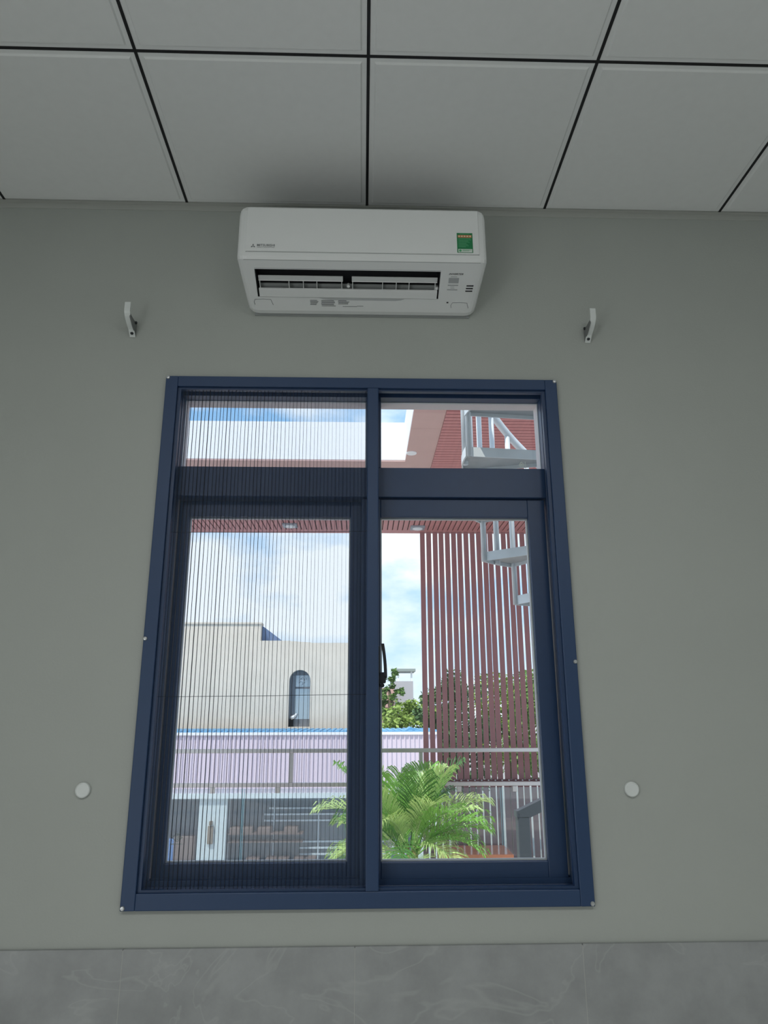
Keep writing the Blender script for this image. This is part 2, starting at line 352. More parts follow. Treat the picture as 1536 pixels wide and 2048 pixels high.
# etched maker marks on the glass
def mark(parent, cx, cz, y, s, rot=0.0):
    bm = bmesh.new()
    def quad(a, b, w):
        a = Vector(a); b = Vector(b); d = (b-a).normalized(); n = Vector((-d.y, d.x))*w
        vs = [a+n, b+n, b-n, a-n]; c_, s_ = math.cos(rot), math.sin(rot)
        bm.faces.new([bm.verts.new((cx+(v.x*c_-v.y*s_)*s, y, cz+(v.x*s_+v.y*c_)*s)) for v in vs])
    for k in range(4):
        a = (math.cos(k*PI/2)*1.0, math.sin(k*PI/2)*0.75); b = (math.cos((k+1)*PI/2)*1.0, math.sin((k+1)*PI/2)*0.75); quad(a, b, 0.08)
    for k in range(10):
        a0, a1 = 2*PI*k/10, 2*PI*(k+1)/10; quad((0.36*math.cos(a0), 0.36*math.sin(a0)), (0.36*math.cos(a1), 0.36*math.sin(a1)), 0.07)
    for k in range(3): quad((-0.22, -0.14+0.14*k), (0.22, -0.14+0.14*k), 0.045)
    quad((-1.1, -1.15), (1.1, -1.15), 0.07)
    o = obj('etched_mark', bm, M_LWHITE, parent); return o
mark(p_ur, 0.4925, 2.112, 0.0742, 0.011, PI/2)
mark(sR.children[0], 0.070, 1.016, 0.0692, 0.014)
mark(sL.children[0], -0.513, 1.030, 0.1012, 0.014)

# ================================================================== PLEATED INSECT SCREEN
SX0, SX1, SZ0, SZ1 = -0.6176, 0.5968, 0.8766, 2.3640
scr = thing('insect_screen', 'dark framed pleated insect screen fixed over the window, drawn across its left half', 'insect screen', (-0.01, -0.004, SZ0))
for nm, lo, hi in (('side_rail', (SX0, -0.016, SZ0), (SX0+0.037, -0.0005, SZ1)), ('side_rail', (SX1-0.037, -0.016, SZ0), (SX1, -0.0005, SZ1)),
                   ('bottom_rail', (SX0+0.037, -0.016, SZ0), (SX1-0.037, -0.0005, SZ0+0.040)), ('top_rail', (SX0+0.037, -0.016, SZ1-0.034), (SX1-0.037, -0.0005, SZ1))):
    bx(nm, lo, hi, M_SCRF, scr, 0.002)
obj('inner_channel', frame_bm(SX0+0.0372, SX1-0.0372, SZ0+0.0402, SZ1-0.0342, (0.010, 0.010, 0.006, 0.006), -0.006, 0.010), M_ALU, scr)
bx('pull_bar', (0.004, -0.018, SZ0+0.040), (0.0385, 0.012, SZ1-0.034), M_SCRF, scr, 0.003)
# pleats: zig-zag sheet with a stiff crease rib at every fold
px0, px1 = SX0+0.040, 0.004; npl = 52; pitch = (px1-px0)/npl
z0, z1 = SZ0+0.044, SZ1-0.038
bm = bmesh.new(); prev = None
for k in range(2*npl+1):
    x = px0 + pitch*k/2; y = 0.006 if k % 2 else 0.001
    a, b = bm.verts.new((x, y, z0)), bm.verts.new((x, y, z1))
    if prev: bm.faces.new((prev[0], a, b, prev[1]))
    prev = (a, b)
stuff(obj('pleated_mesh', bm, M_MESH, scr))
bm = bmesh.new()
for k in range(npl):
    x = px0 + pitch*(k+0.5) + random.uniform(-0.0011, 0.0011); d = 0.0072 + random.uniform(-0.0018, 0.0030)
    box(bm, (x-0.00015, 0.0065-d, z0), (x+0.00015, 0.0065, z1))
stuff(obj('pleat_crease', bm, M_FOLD, scr))
for z in (1.872, 1.405):
    bm = bmesh.new(); tube(bm, [(px0, 0.004, z-0.002), ((px0+px1)/2, 0.004, z), (px1, 0.004, z+0.004)], 0.0007, 5); obj('tension_cord', bm, M_FOLD, scr)
bm = bmesh.new(); lathe(bm, [(0.0055, 0), (0.0058, 0.002), (0.0042, 0.004), (0.0018, 0.0042), (0.0015, 0.0025)], (0, 0, 0), (0, -1, 0), 14); sc_me = mesh_of(bm, 'screw', M_SCREW)
for x, z in ((SX0+0.007, SZ0+0.007), (SX1-0.007, SZ0+0.007), (SX0+0.007, SZ1-0.006), (SX1-0.007, SZ1-0.006), (SX0+0.006, 1.560), (SX1-0.006, 1.496)):
    link('screw', sc_me, scr, (x, -0.016, z))

# ================================================================== AIR CONDITIONER
AX0, AX1 = -0.3865, 0.3605
ac = thing('air_conditioner', 'white wall-mounted split air conditioner above the window with open louvre', 'air conditioner', ((AX0+AX1)/2, -0.1, 2.588))
prof = [(0.0, 2.600), (0.0, 2.858), (-0.155, 2.858), (-0.180, 2.853), (-0.194, 2.840), (-0.199, 2.826), (-0.204, 2.672), (-0.2035, 2.664), (-0.198, 2.656), (-0.046, 2.594), (-0.030, 2.588), (-0.012, 2.588)]
S0 = Vector((0, -0.198, 2.656)); S1 = Vector((0, -0.046, 2.594)); SD = (S1-S0); SN = Vector((0, -SD.z*-1, 0))
SDn = SD.normalized(); SN = Vector((0, SDn.z, -SDn.y))        # outward (down and to the front)
def slp(x, s, off=0.0): return Vector((x, 0, 0)) + S0 + SD*s + SN*off
# housing as a solid, outlet cut with a boolean
bm = bmesh.new()
def section(x, inset):
    cy, cz = -0.09, 2.715; out = []
    for y, z in prof:
        yy = y if y > -0.012 else cy + (y-cy)*(1-inset*0.9)
        zz = cz + (z-cz)*(1-inset)
        out.append(bm.verts.new((x, yy, zz)))
    return out
xsn = [(AX0, 0.13), (AX0+0.003, 0.075), (AX0+0.009, 0.032), (AX0+0.018, 0.009), (AX0+0.030, 0.0), (AX1-0.030, 0.0), (AX1-0.018, 0.009), (AX1-0.009, 0.032), (AX1-0.003, 0.075), (AX1, 0.13)]
secs = [section(x, i) for x, i in xsn]; n = len(prof)
for a, b in zip(secs[:-1], secs[1:]):
    for k in range(n): bm.faces.new((a[k], a[(k+1) % n], b[(k+1) % n], b[k]))
bm.faces.new(secs[0][::-1]); bm.faces.new(secs[-1]); bmesh.ops.recalc_face_normals(bm, faces=bm.faces)
for v in bm.verts:                                           # the underside narrows towards the wall
    if v.co.z < 2.664:
        t = (2.664-v.co.z)/0.076; cx = (AX0+AX1)/2; v.co.x = cx + (v.co.x-cx)*(1-0.052*t**1.4)
hs_me = mesh_of(bm, 'housing', M_ACW)
OX0, OX1, OS0, OS1 = -0.338, 0.224, 0.20, 0.800
def slope_box(bm, x0, x1, s0, s1, d0, d1, bevel=0.0):
    """box lying on the sloped underside; d = height above it (outward positive)"""
    L = SD.length
    Mx = Matrix(((1, 0, 0, 0), (0, SDn.y, SN.y, S0.y), (0, SDn.z, SN.z, S0.z), (0, 0, 0, 1)))
    t = bmesh.new(); box(t, (x0, s0*L, d0), (x1, s1*L, d1), bevel); bmesh.ops.transform(t, matrix=Mx, verts=t.verts)
    tm = bpy.data.meshes.new('tmp'); t.to_mesh(tm); t.free(); bm.from_mesh(tm); bpy.data.meshes.remove(tm)
    bmesh.ops.recalc_face_normals(bm, faces=bm.faces)
tmp_h = bpy.data.objects.new('tmp_h', hs_me); COL.objects.link(tmp_h)
bm = bmesh.new(); slope_box(bm, OX0, OX1, OS0, OS1, -0.055, 0.05); tmp_c = bpy.data.objects.new('tmp_c', mesh_of(bm, 'cut', M_ACD)); COL.objects.link(tmp_c)
md = tmp_h.modifiers.new('b', 'BOOLEAN'); md.operation = 'DIFFERENCE'; md.object = tmp_c; md.solver = 'EXACT'
bpy.context.view_layer.update(); dg = bpy.context.evaluated_depsgraph_get()
me2 = bpy.data.meshes.new_from_object(tmp_h.evaluated_get(dg)); me2.name = 'housing'
bpy.data.objects.remove(tmp_h); bpy.data.objects.remove(tmp_c)
me2.materials.clear(); me2.materials.append(M_ACW)
for p in me2.polygons: p.use_smooth = False
hous = link('housing', me2, ac)
# dark lining of the outlet
bm = bmesh.new(); Lw = 0.0015
slope_box(bm, OX0+0.0002, OX1-0.0002, OS0+0.002, OS1-0.002, -0.0548, -0.053)
slope_box(bm, OX0+0.0002, OX1-0.0002, OS0+0.001, OS0+0.012, -0.053, -0.002)
slope_box(bm, OX0+0.0002, OX1-0.0002, OS1-0.012, OS1-0.001, -0.053, -0.002)
slope_box(bm, OX0+0.0002, OX0+0.002, OS0+0.002, OS1-0.002, -0.053, -0.002); slope_box(bm, OX1-0.002, OX1-0.0002, OS0+0.002, OS1-0.002, -0.053, -0.002)
lin = obj('outlet_lining', bm, M_ACD, ac); lin['label'] = 'dark air outlet behind the louvre'
# louvres
def louvre(name, x0, x1, s0, s1, d0, d1, m, parent=ac): bm = bmesh.new(); slope_box(bm, x0, x1, s0, s1, d0, d1, 0.0012); return obj(name, bm, m, parent)
XM0, XM1 = -0.073, -0.046
for (a, b) in ((OX0+0.006, XM0), (XM1, OX1-0.006)):
    f = louvre('upper_flap', a, b, 0.385, 0.470, -0.016, -0.0125, M_ACF)
    louvre('flap_edge', a, b, 0.470, 0.486, -0.0165, -0.009, M_ACW, f)
    w = b-a
    for t in ((0.004/w, 0.36, 0.53, 0.69, 0.985) if a < XM0 else (0.01, 0.36, 0.52, 0.67, 0.975)):
        louvre('louvre_rib', a+w*t-0.0010, a+w*t+0.0010, 0.48, 0.69, -0.020, -0.004, M_ACW)
louvre('lower_flap', OX0+0.006, OX1-0.005, 0.615, 0.790, -0.006, 0.002, M_ACW)
bm = bmesh.new(); slope_box(bm, OX0+0.010, OX1-0.010, 0.59, 0.70, -0.026, -0.0215); obj('vane_bed', bm, M_ACG, ac)
bm = bmesh.new(); lathe(bm, [(0.005, 0), (0.005, 0.012), (0.003, 0.014)], slp(-0.0565, 0.60, -0.024), SN, 12); obj('pivot_pin', bm, M_ACW, ac)
bm = bmesh.new(); lathe(bm, [(0.006, 0), (0.006, 0.014), (0.003, 0.016)], slp(OX1-0.007, 0.60, -0.022), SN, 12); obj('pivot_pin', bm, M_ACW, ac)
# front panel seams: thin recessed-looking lines are real strips standing a hair proud
def fy(z): return -0.199 - 0.005*(2.826-z)/(2.826-2.672)
FXL, FXR = AX0+0.026, AX1-0.024
bm = bmesh.new()
vs = []
for x, z in ((FXL, 2.834), (FXR, 2.834), (FXR, 2.679), (FXL, 2.679)):
    vs.append((x, z))
A = [bm.verts.new((x, fy(z)-0.0022, z)) for x, z in vs]; B = [bm.verts.new((x, fy(z)+0.004, z)) for x, z in vs]
bm.faces.new(A)
for k in range(4): bm.faces.new((A[k], B[k], B[(k+1) % 4], A[(k+1) % 4]))
bmesh.ops.recalc_face_normals(bm, faces=bm.faces)
fp = obj('front_panel', bm, M_ACP, ac)
bm = bmesh.new(); z = 2.6775; box(bm, (FXL, fy(z)-0.0004, z-0.0007), (FXR, fy(z)+0.003, z+0.0008)); obj('panel_seam', bm, M_ACG, ac)
bm = bmesh.new(); slope_box(bm, AX0+0.020, AX1-0.020, 0.006, 0.014, -0.001, 0.0003); obj('panel_seam', bm, M_ACG, ac)
bm = bmesh.new(); slope_box(bm, -0.338, 0.224, OS0-0.022, OS0-0.014, -0.001, 0.0003); obj('outlet_seam', bm, M_INKL, ac)
# finger recess under the lower flap: flat patch, its shade painted grey
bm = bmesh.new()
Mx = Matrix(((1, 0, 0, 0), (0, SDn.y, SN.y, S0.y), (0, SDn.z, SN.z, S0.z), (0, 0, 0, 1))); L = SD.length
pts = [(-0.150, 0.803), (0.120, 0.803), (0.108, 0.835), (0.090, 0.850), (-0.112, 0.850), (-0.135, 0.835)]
bm.faces.new([bm.verts.new(Mx @ Vector((x, s*L, 0.0003))) for x, s in pts]); obj('grip_recess_shade', bm, mat('ac_recess_shade', (0.52, 0.54, 0.55), 0.5), ac)
# printed marks
def strips(name, rects, m, parent, surf='slope', off=0.0004):
    bm = bmesh.new()
    for (x0, x1, a, b) in rects:
        if surf == 'slope': q = [slp(x0, a, off), slp(x1, a, off), slp(x1, b, off), slp(x0, b, off)]
        else: q = [Vector((x, fy(z)-0.0022-off, z)) for x, z in ((x0, a), (x1, a), (x1, b), (x0, b))]
        bm.faces.new([bm.verts.new(v) for v in q])
    return obj(name, bm, m, parent)
def text(name, s, size, m, parent, x, a, surf, shear=0.0, off=0.0006, sx=1.0):
    c = bpy.data.curves.new(name, 'FONT'); c.body = s; c.size = size; c.shear = shear; c.materials.append(m); c.resolution_u = 2; c.offset = size*0.012
    o = bpy.data.objects.new(name, c); COL.objects.link(o)
    if surf == 'slope':
        p = slp(x, a, off); ex, ey, ez = Vector((1, 0, 0)), -SDn, SN
    else:
        p = Vector((x, fy(a)-0.0022-off, a)); ez = Vector((0, -1, 0)); ex = Vector((1, 0, 0)); ey = Vector((0, 0, 1))
    o.matrix_world = Matrix(((ex.x*sx, ey.x, ez.x, p.x), (ex.y*sx, ey.y, ez.y, p.y), (ex.z*sx, ey.z, ez.z, p.z), (0, 0, 0, 1)))
    mw = o.matrix_world.copy(); bpy.context.view_layer.update()
    me = bpy.data.meshes.new_from_object(o.evaluated_get(bpy.context.evaluated_depsgraph_get())); me.name = name; me.transform(mw)
    bpy.data.objects.remove(o); o = link(name, me, parent)
    return o
# three-diamond emblem + name on the front panel
bm = bmesh.new(); ex_, ez_ = -0.3385, 2.6955; d = 0.0044
def rhomb(ang):
    dx, dz = math.cos(ang), math.sin(ang); nx_, nz_ = -dz, dx
    pts = [(0, 0), (dx*d*0.9+nx_*d*0.52, dz*d*0.9+nz_*d*0.52), (dx*d*1.8, dz*d*1.8), (dx*d*0.9-nx_*d*0.52, dz*d*0.9-nz_*d*0.52)]
    bm.faces.new([bm.verts.new((ex_+p, fy(ez_)-0.0027, ez_+q)) for p, q in pts])
for a in (90, 210, 330): rhomb(math.radians(a))
obj('emblem', bm, M_INK, fp)
text('brand_lettering', 'MITSUBISHI', 0.0105, M_INK, fp, -0.3275, 2.6955, 'front', sx=1.02)
text('brand_lettering', 'HEAVY INDUSTRIES', 0.0052, M_INKL, fp, -0.3275, 2.6900, 'front', sx=1.16)
# energy label
lab = strips('energy_label', [(0.2705, 0.3180, 2.6835, 2.7540)], M_GREEN, fp, 'front', 0.0004); lab['label'] = 'green energy rating label'
strips('label_band', [(0.2735, 0.3150, 2.7370, 2.7465)], M_ORANGE, lab, 'front', 0.0008)
strips('label_text_line', [(0.279, 0.309, 2.7493, 2.7510)] + [(0.2745, 0.2745+w, 2.7325-0.0042*k, 2.7345-0.0042*k) for k, w in enumerate((0.037, 0.039, 0.030, 0.034, 0.024, 0.028, 0.031, 0.022))], M_GREENL, lab, 'front', 0.0008)
strips('label_box', [(0.2735, 0.3155, 2.6850, 2.6965)], M_LWHITE, lab, 'front', 0.0008)
bm = bmesh.new()
for k in range(5):
    cx = 0.2775+0.0083*k; cz = 2.7417; ps = []
    for q in range(10):
        r_ = 0.0037 if q % 2 == 0 else 0.0016; a = PI/2+q*PI/5; ps.append(bm.verts.new((cx+r_*math.cos(a), fy(cz)-0.0034, cz+r_*math.sin(a))))
    bm.faces.new(ps)
obj('label_star', bm, M_YELLOW, lab)
bm = bmesh.new(); cz = 2.6907
bm.faces.new([bm.verts.new((0.2795+0.0042*math.cos(2*PI*k/16), fy(cz)-0.0034, cz+0.0042*math.sin(2*PI*k/16))) for k in range(16)]); obj('label_seal', bm, M_GREENL, lab)
strips('label_box_line', [(0.286, 0.313, 2.6922, 2.6936), (0.286, 0.306, 2.6893, 2.6905)], M_GREENL, lab, 'front', 0.0012)
# right control area on the slope
text('inverter_lettering', 'INVERTER', 0.0088, M_INKD, ac, 0.2490, 0.262, 'slope', 0.35, sx=1.12)
dsp = strips('signal_display', [(0.2505, 0.2815, 0.325, 0.440)], M_INKL, ac); dsp['label'] = 'grey signal receiver window'
for q in ((0.256, 0.275, 0.295, 0.308), (0.2495, 0.2815, 0.475, 0.497), (0.258, 0.270, 0.515, 0.525), (0.259, 0.271, 0.545, 0.555), (0.2485, 0.2805, 0.572, 0.594)): strips('control_print', [q], M_INKL, ac)
for k in range(3):
    bm = bmesh.new(); slope_box(bm, 0.3075-0.0008*k, 0.3290-0.0008*k, 0.480+0.058*k, 0.506+0.058*k, -0.002, 0.0006); obj('alarm_slot', bm, M_INKD, ac)
# cover latches drawn as curved seam lines
def seam_arc(x0, x1, s0, s1):
    pts = [slp(x0+0.002, s1, 0.0002), slp(x0, (s0+s1)/2, 0.0002), slp(x0+0.004, s0, 0.0002), slp((x0+x1)/2, s0-0.008, 0.0002), slp(x1-0.006, s0, 0.0002), slp(x1, s1, 0.0002)]
    bm = bmesh.new(); tube(bm, pts, 0.0007, 5); obj('latch_seam', bm, M_INK, ac)
seam_arc(-0.352, -0.293, 0.855, 0.975); seam_arc(0.266, 0.322, 0.875, 0.99)
strips('service_dot', [(0.2515, 0.2575, 0.855, 0.885)], M_INKD, ac)
rects = []
rr = random.Random(3)
for col, (x0, x1, n_) in enumerate(((-0.178, -0.150, 5), (-0.143, -0.092, 6), (-0.090, -0.052, 4))):
    for k in range(n_):
        if rr.random() < 0.9: rects.append((x0+rr.uniform(0, 0.002), x1-rr.uniform(0, 0.012), 0.855+0.024*k, 0.868+0.024*k))
rects += [(-0.075, -0.030, 0.985, 0.996), (-0.030, -0.010, 0.975, 0.985)]
strips('specification_print', rects, M_INK, ac)
# wall plate edge + power lead stub not visible; thin back plate
bx('unseen_dark_top', (AX0+0.035, -0.165, 2.8575), (AX1-0.035, -0.02, 2.8600), M_ACD, ac)  # unseen dark intake plate, added to deepen the shade on the ceiling above
bx('back_plate', (AX0+0.03, -0.0060, 2.585), (AX1-0.03, -0.0006, 2.60), M_ACG, ac)

# ================================================================== WALL BITS
def bracket(name, x, label, sx):
    t = thing(name, label, 'bracket', (x, -0.004, 2.515), 'curtain rod brackets beside the air conditioner')
    # curved strap: starts flat on the wall at the bottom and bends out and up into a hook
    prof_ = []
    for k in range(13):
        a = k/12; prof_.append((-0.003 - 0.072*math.sin(min(1, a/0.72)*PI/2)**1.25, 2.502 + 0.010*min(1, a*6) + 0.071*a**1.35))
    bm = bmesh.new(); thick = 0.003; w = 0.0088
    ring = []
    for (y, z) in prof_:
        ring.append((y, z))
    for i in range(len(ring)-1):
        (y0, z0), (y1, z1) = ring[i], ring[i+1]
        p = [bm.verts.new(v) for v in ((x-w, y0, z0), (x+w, y0, z0), (x+w, y1, z1), (x-w, y1, z1))]
        q = [bm.verts.new(v) for v in ((x-w, y0+thick, z0+0.001), (x+w, y0+thick, z0+0.001), (x+w, y1+thick, z1+0.001), (x-w, y1+thick, z1+0.001))]
        bm.faces.new(p); bm.faces.new(q[::-1])
        for k in range(4): bm.faces.new((p[k], q[k], q[(k+1) % 4], p[(k+1) % 4]))
    bmesh.ops.recalc_face_normals(bm, faces=bm.faces)
    obj('strap', bm, M_STEELW, t)
    # side web towards the window
    xw = x + sx*(w-0.001)
    bm = bmesh.new(); prism(bm, [(-0.0005, 2.506), (-0.010, 2.5135), (-0.036, 2.5195), (-0.066, 2.536), (-0.068, 2.548), (-0.030, 2.546), (-0.0005, 2.552)], xw-0.0012, xw+0.0012, 'x'); obj('side_web', bm, M_STEELS, t)
    bm = bmesh.new(); lathe(bm, [(0.0045, 0), (0.0045, 0.003), (0.003, 0.005)], (xw+sx*0.0012, -0.016, 2.546), (sx, 0, 0), 12); obj('clamp_screw', bm, M_SCREWD, t)
    bm = bmesh.new(); lathe(bm, [(0.0052, 0), (0.0052, 0.003), (0.003, 0.005)], (x, -0.011, 2.511), (0, -1, 0), 12); obj('fixing_screw', bm, M_SCREWD, t)
bracket('curtain_bracket', -0.7370, 'white metal curtain bracket on the wall left of the air conditioner', 1)
bracket('curtain_bracket', 0.7110, 'white metal curtain bracket on the wall right of the air conditioner', -1)
for x, z, lb in ((-0.7447, 1.1638, 'round white plastic cap on the wall left of the window'), (0.7226, 1.1584, 'round white plastic cap on the wall right of the window')):
    bm = bmesh.new(); lathe(bm, [(0.0195, 0), (0.0197, 0.006), (0.0185, 0.009), (0.0165, 0.0098), (0.0160, 0.0085), (0.004, 0.0080), (0.0005, 0.008)], (x, -0.0005, z), (0, -1, 0), 32)
    tag(obj('wall_cap', bm, M_CAP), lb, 'cap', 'wall caps beside the window')

# ================================================================== OUTSIDE: TERRACE
TZ = -0.20
struct(bx('terrace_floor', (-4.5, 0.215, TZ-0.25), (5.0, 6.62, TZ), M_TERR), 'brown tiled terrace floor outside the window', 'floor')
struct(bx('ground', (-60, 6.7, -4.4), (80, 120, -4.2), M_ROAD), 'grey street ground below the terrace', 'ground')
tag(bx('terracotta_plinth', (0.80, 5.72, TZ), (1.515, 6.25, 0.0), M_TERRA, None, 0.006), 'glossy terracotta plinth in front of the glass balustrade', 'plinth')
# eave of this building
struct(bx('eave', (-4.5, 0.151, 3.05), (5.0, 0.32, 3.30), M_WHITEP), 'white eave edge above the window outside', 'eave')

# ---- canopy with soffit
SZ = 3.515
can = struct(holder('canopy_roof', (0, 5, SZ)), 'white flat canopy with pink-brown soffit and maroon boards beyond the window', 'canopy')
bm = bmesh.new(); box(bm, (-4.3, 3.95, SZ+0.012), (4.6, 6.62, 3.885)); box(bm, (0.362, 2.15, SZ+0.012), (4.6, 3.95, 3.885)); obj('roof_slab', bm, M_WHITEP, can)
bm = bmesh.new()
box(bm, (-4.3, 3.952, SZ-0.002), (0.605, 5.20, SZ+0.012)); box(bm, (0.364, 2.15, SZ-0.002), (0.605, 3.952, SZ+0.012)); box(bm, (0.605, 5.08, SZ-0.002), (4.6, 5.20, SZ+0.012))
obj('soffit_panel', bm, M_SOFFIT, can)
bx('soffit_backing', (0.605, 2.15, SZ+0.006), (4.6, 5.08, SZ+0.012), M_BOARDG, can)
bx('soffit_backing', (-4.3, 5.20, SZ+0.006), (4.6, 6.42, SZ+0.012), M_BOARDG, can)
bx('soffit_edge', (-4.3, 6.42, SZ-0.004), (4.6, 6.58, SZ+0.012), M_BOARD, can)
PB = 0.0612
bm = bmesh.new(); box(bm, (0, 0.007, -0.010), (3.99, PB-0.007, 0.006), 0.002, 1); mb = mesh_of(bm, 'soffit_board', M_BOARD)
k = 0; y = 2.15
while y + PB <= 5.081: link('soffit_board', mb, can, (0.607, y, SZ)); y += PB
bm = bmesh.new(); box(bm, (0.006, 0, -0.008), (PB-0.006, 1.218, 0.006), 0.002, 1); mb = mesh_of(bm, 'soffit_board', M_BOARD)
x = -3.2
while x < 3.2: link('soffit_board', mb, can, (x, 5.201, SZ)); x += PB
bx('plain_soffit_end', (-4.3, 5.20, SZ-0.002), (-3.2, 6.42, SZ+0.006), M_SOFFIT, can); bx('plain_soffit_end', (3.21, 5.20, SZ-0.002), (4.6, 6.42, SZ+0.006), M_SOFFIT, can)
for x, y in ((-4.2, 6.45), (4.5, 6.45), (4.5, 2.25), (-4.2, 4.05)): bx('post', (x-0.07, y-0.07, TZ), (x+0.07, y+0.07, SZ+0.02), M_WHITEP, can)
def downlight(x, y, r, square, label):
    t = thing('downlight', label, 'downlight', (x, y, SZ-0.004), 'canopy downlights')
    if square: bx('housing_square', (x-0.085, y-0.085, SZ-0.028), (x+0.085, y+0.085, SZ-0.0062), M_LAMPF, t, 0.004)
    z = SZ-0.028 if square else SZ-0.002
    bm = bmesh.new(); lathe(bm, [(r, 0), (r, 0.006), (r*0.85, 0.010), (r*0.8, 0.007), (0.001, 0.007)], (x, y, z), (0, 0, -1), 24); obj('lens', bm, M_LAMPW, t)
downlight(0.405, 3.73, 0.045, False, 'round white downlight in the plain pink-brown soffit border')
downlight(-0.87, 6.17, 0.06, True, 'downlight on maroon boards seen through the pleated screen')
downlight(0.645, 6.25, 0.06, True, 'downlight on maroon boards at the top corner of the slat screen')

# ---- slat screen
ss = thing('slat_screen', 'tall maroon screen of upright slats hung below the canopy', 'slat screen', (1.7, 6.51, 0.6))
rs = random.Random(11); SP = 0.0768
bm = bmesh.new(); box(bm, (-0.029, 0, 0.0), (0.029, 0.022, SZ-0.006-0.640), 0.002, 1); ms = mesh_of(bm, 'slat', M_SLAT)
nsl = 32
offs = []
for k in range(nsl):
    x = 0.722 + SP*k + rs.uniform(-0.004, 0.004)
    if k == 0: x = 0.722
    if k == 10: x += 0.005
    if k == 11: x -= 0.006
    offs.append(x)
    link('slat', ms, ss, (x, 6.50, 0.640))
bx('bottom_beam', (0.694, 6.475, 0.598), (0.722+SP*nsl, 6.535, 0.640), M_SLATB, ss, 0.003)
bm = bmesh.new(); lathe(bm, [(0.009, 0), (0.009, 0.004), (0.004, 0.007)], (0, 0, 0), (0, -1, 0), 8); mbt = mesh_of(bm, 'bolt', M_SCREW)
for k in range(nsl): link('bolt', mbt, ss, (0.725+SP*k, 6.475, 0.632))
fe = thing('slat_fence', 'low maroon fence of upright slats behind the glass balustrade', 'slat fence', (1.7, 6.51, TZ))
bm = bmesh.new(); box(bm, (-0.029, 0, 0.0), (0.029, 0.022, 0.598-TZ-0.002), 0.002, 1); ms = mesh_of(bm, 'slat', M_SLAT)
for k in range(nsl+1): link('slat', ms, fe, (0.722+SP*k-0.02+rs.uniform(-0.005, 0.005), 6.50, TZ))

# ---- balustrade
bl = thing('glass_balustrade', 'stainless steel balustrade with glass panels along the terrace edge', 'balustrade', (0, 6.3, TZ))
bx('top_rail', (-4.2, 6.28, 0.942), (3.9, 6.32, 0.986), M_STAIN, bl, 0.004)
bx('lower_rail', (-4.2, 6.28, 0.590), (3.9, 6.32, 0.634), M_STAIN, bl, 0.004)
for x in (-3.65, -2.215, -0.785, 0.645, 2.075, 3.5): bx('rail_post', (x-0.022, 6.285, 0.634), (x+0.022, 6.315, 0.942), M_STAIN, bl, 0.003)
joints = [-4.2, -2.92, -1.288, 0.33, 1.52, 3.2]
for a, b in zip(joints[:-1], joints[1:]):
    g = bx('glass_panel', (a+0.008, 6.294, TZ+0.02), (b-0.008, 6.306, 0.575), M_BGLASS, bl)
    for xe in (a+0.008, b-0.008): bx('glass_edge', (xe-0.003, 6.293, TZ+0.02), (xe+0.003, 6.307, 0.575), M_GEDGE, g)
for x in (-2.4, -1.624, -0.921, -0.1, 1.057, 1.669, 2.6): bx('glass_clamp', (x-0.025, 6.278, 0.53), (x+0.025, 6.322, 0.590), M_STAIN, bl, 0.003)
bx('base_channel', (-4.2, 6.27, TZ), (3.9, 6.33, TZ+0.04), M_STAIN, bl)

# ---- spiral staircase
CX, CY, RO, RI = 1.091, 1.133, 0.628, 0.045
st = thing('spiral_staircase', 'galvanised spiral staircase climbing on the right outside the window', 'staircase', (CX, CY, TZ))
dA = math.radians(22.6); A0 = math.radians(119.0)      # far corner of the tread at z2
Z2 = 2.104; RISE = 0.2
bm = bmesh.new(); tube(bm, [(CX, CY, TZ), (CX, CY, 4.3)], 0.045, 16); obj('centre_pole', bm, M_GALV, st)
# one tread wedge (angle 0..dA, top at z=0.045, underside z=0)
bm = bmesh.new(); na = 6
def P(r, a, z): return bm.verts.new((r*math.cos(a), r*math.sin(a), z))
TH = 0.030
def ringpts(z):
    e = 0.003; ro = RO-0.004
    pts = [(RI*1.0, e), (ro, e)] + [(ro*math.cos(dA*k/na), ro*math.sin(dA*k/na)) for k in range(1, na)]
    for r_ in (ro, RI): pts.append((r_*math.cos(dA)+e*math.sin(dA), r_*math.sin(dA)-e*math.cos(dA)))
    return [bm.verts.new((x_, y_, z)) for x_, y_ in pts]
b0, t0 = ringpts(0.018), ringpts(0.045)
bm.faces.new(b0[::-1]); bm.faces.new(t0)
for k in range(len(b0)): bm.faces.new((b0[k], b0[(k+1) % len(b0)], t0[(k+1) % len(b0)], t0[k]))
bmesh.ops.recalc_face_normals(bm, faces=bm.faces); mt = mesh_of(bm, 'tread', M_TREAD)
# downturned lip around the pan
bm = bmesh.new(); lt = 0.006
def wall_strip(p0, p1, q0, q1, z0, z1):
    v = [bm.verts.new((*p, z)) for z in (z0, z1) for p in (p0, p1, q1, q0)]
    for f in ((0, 1, 2, 3), (7, 6, 5, 4), (0, 4, 5, 1), (1, 5, 6, 2), (2, 6, 7, 3), (3, 7, 4, 0)): bm.faces.new([v[i] for i in f])
def pol(r, a): return (r*math.cos(a), r*math.sin(a))
for k in range(na): wall_strip(pol(RO+0.001, dA*k/na), pol(RO+0.001, dA*(k+1)/na), pol(RO-lt, dA*k/na), pol(RO-lt, dA*(k+1)/na), 0, 0.046)
for a, sgn in ((0, 1), (dA, -1)):
    nx_, ny_ = -math.sin(a)*sgn*lt, math.cos(a)*sgn*lt
    p0, p1 = pol(RI, a), pol(RO, a); wall_strip(p0, p1, (p0[0]+nx_, p0[1]+ny_), (p1[0]+nx_, p1[1]+ny_), 0, 0.046)
bmesh.ops.recalc_face_normals(bm, faces=bm.faces); ml = mesh_of(bm, 'tread_lip', M_GALV)
HR = 0.86
zlo, zhi = TZ, 3.75
i = -11
bal_pts = []
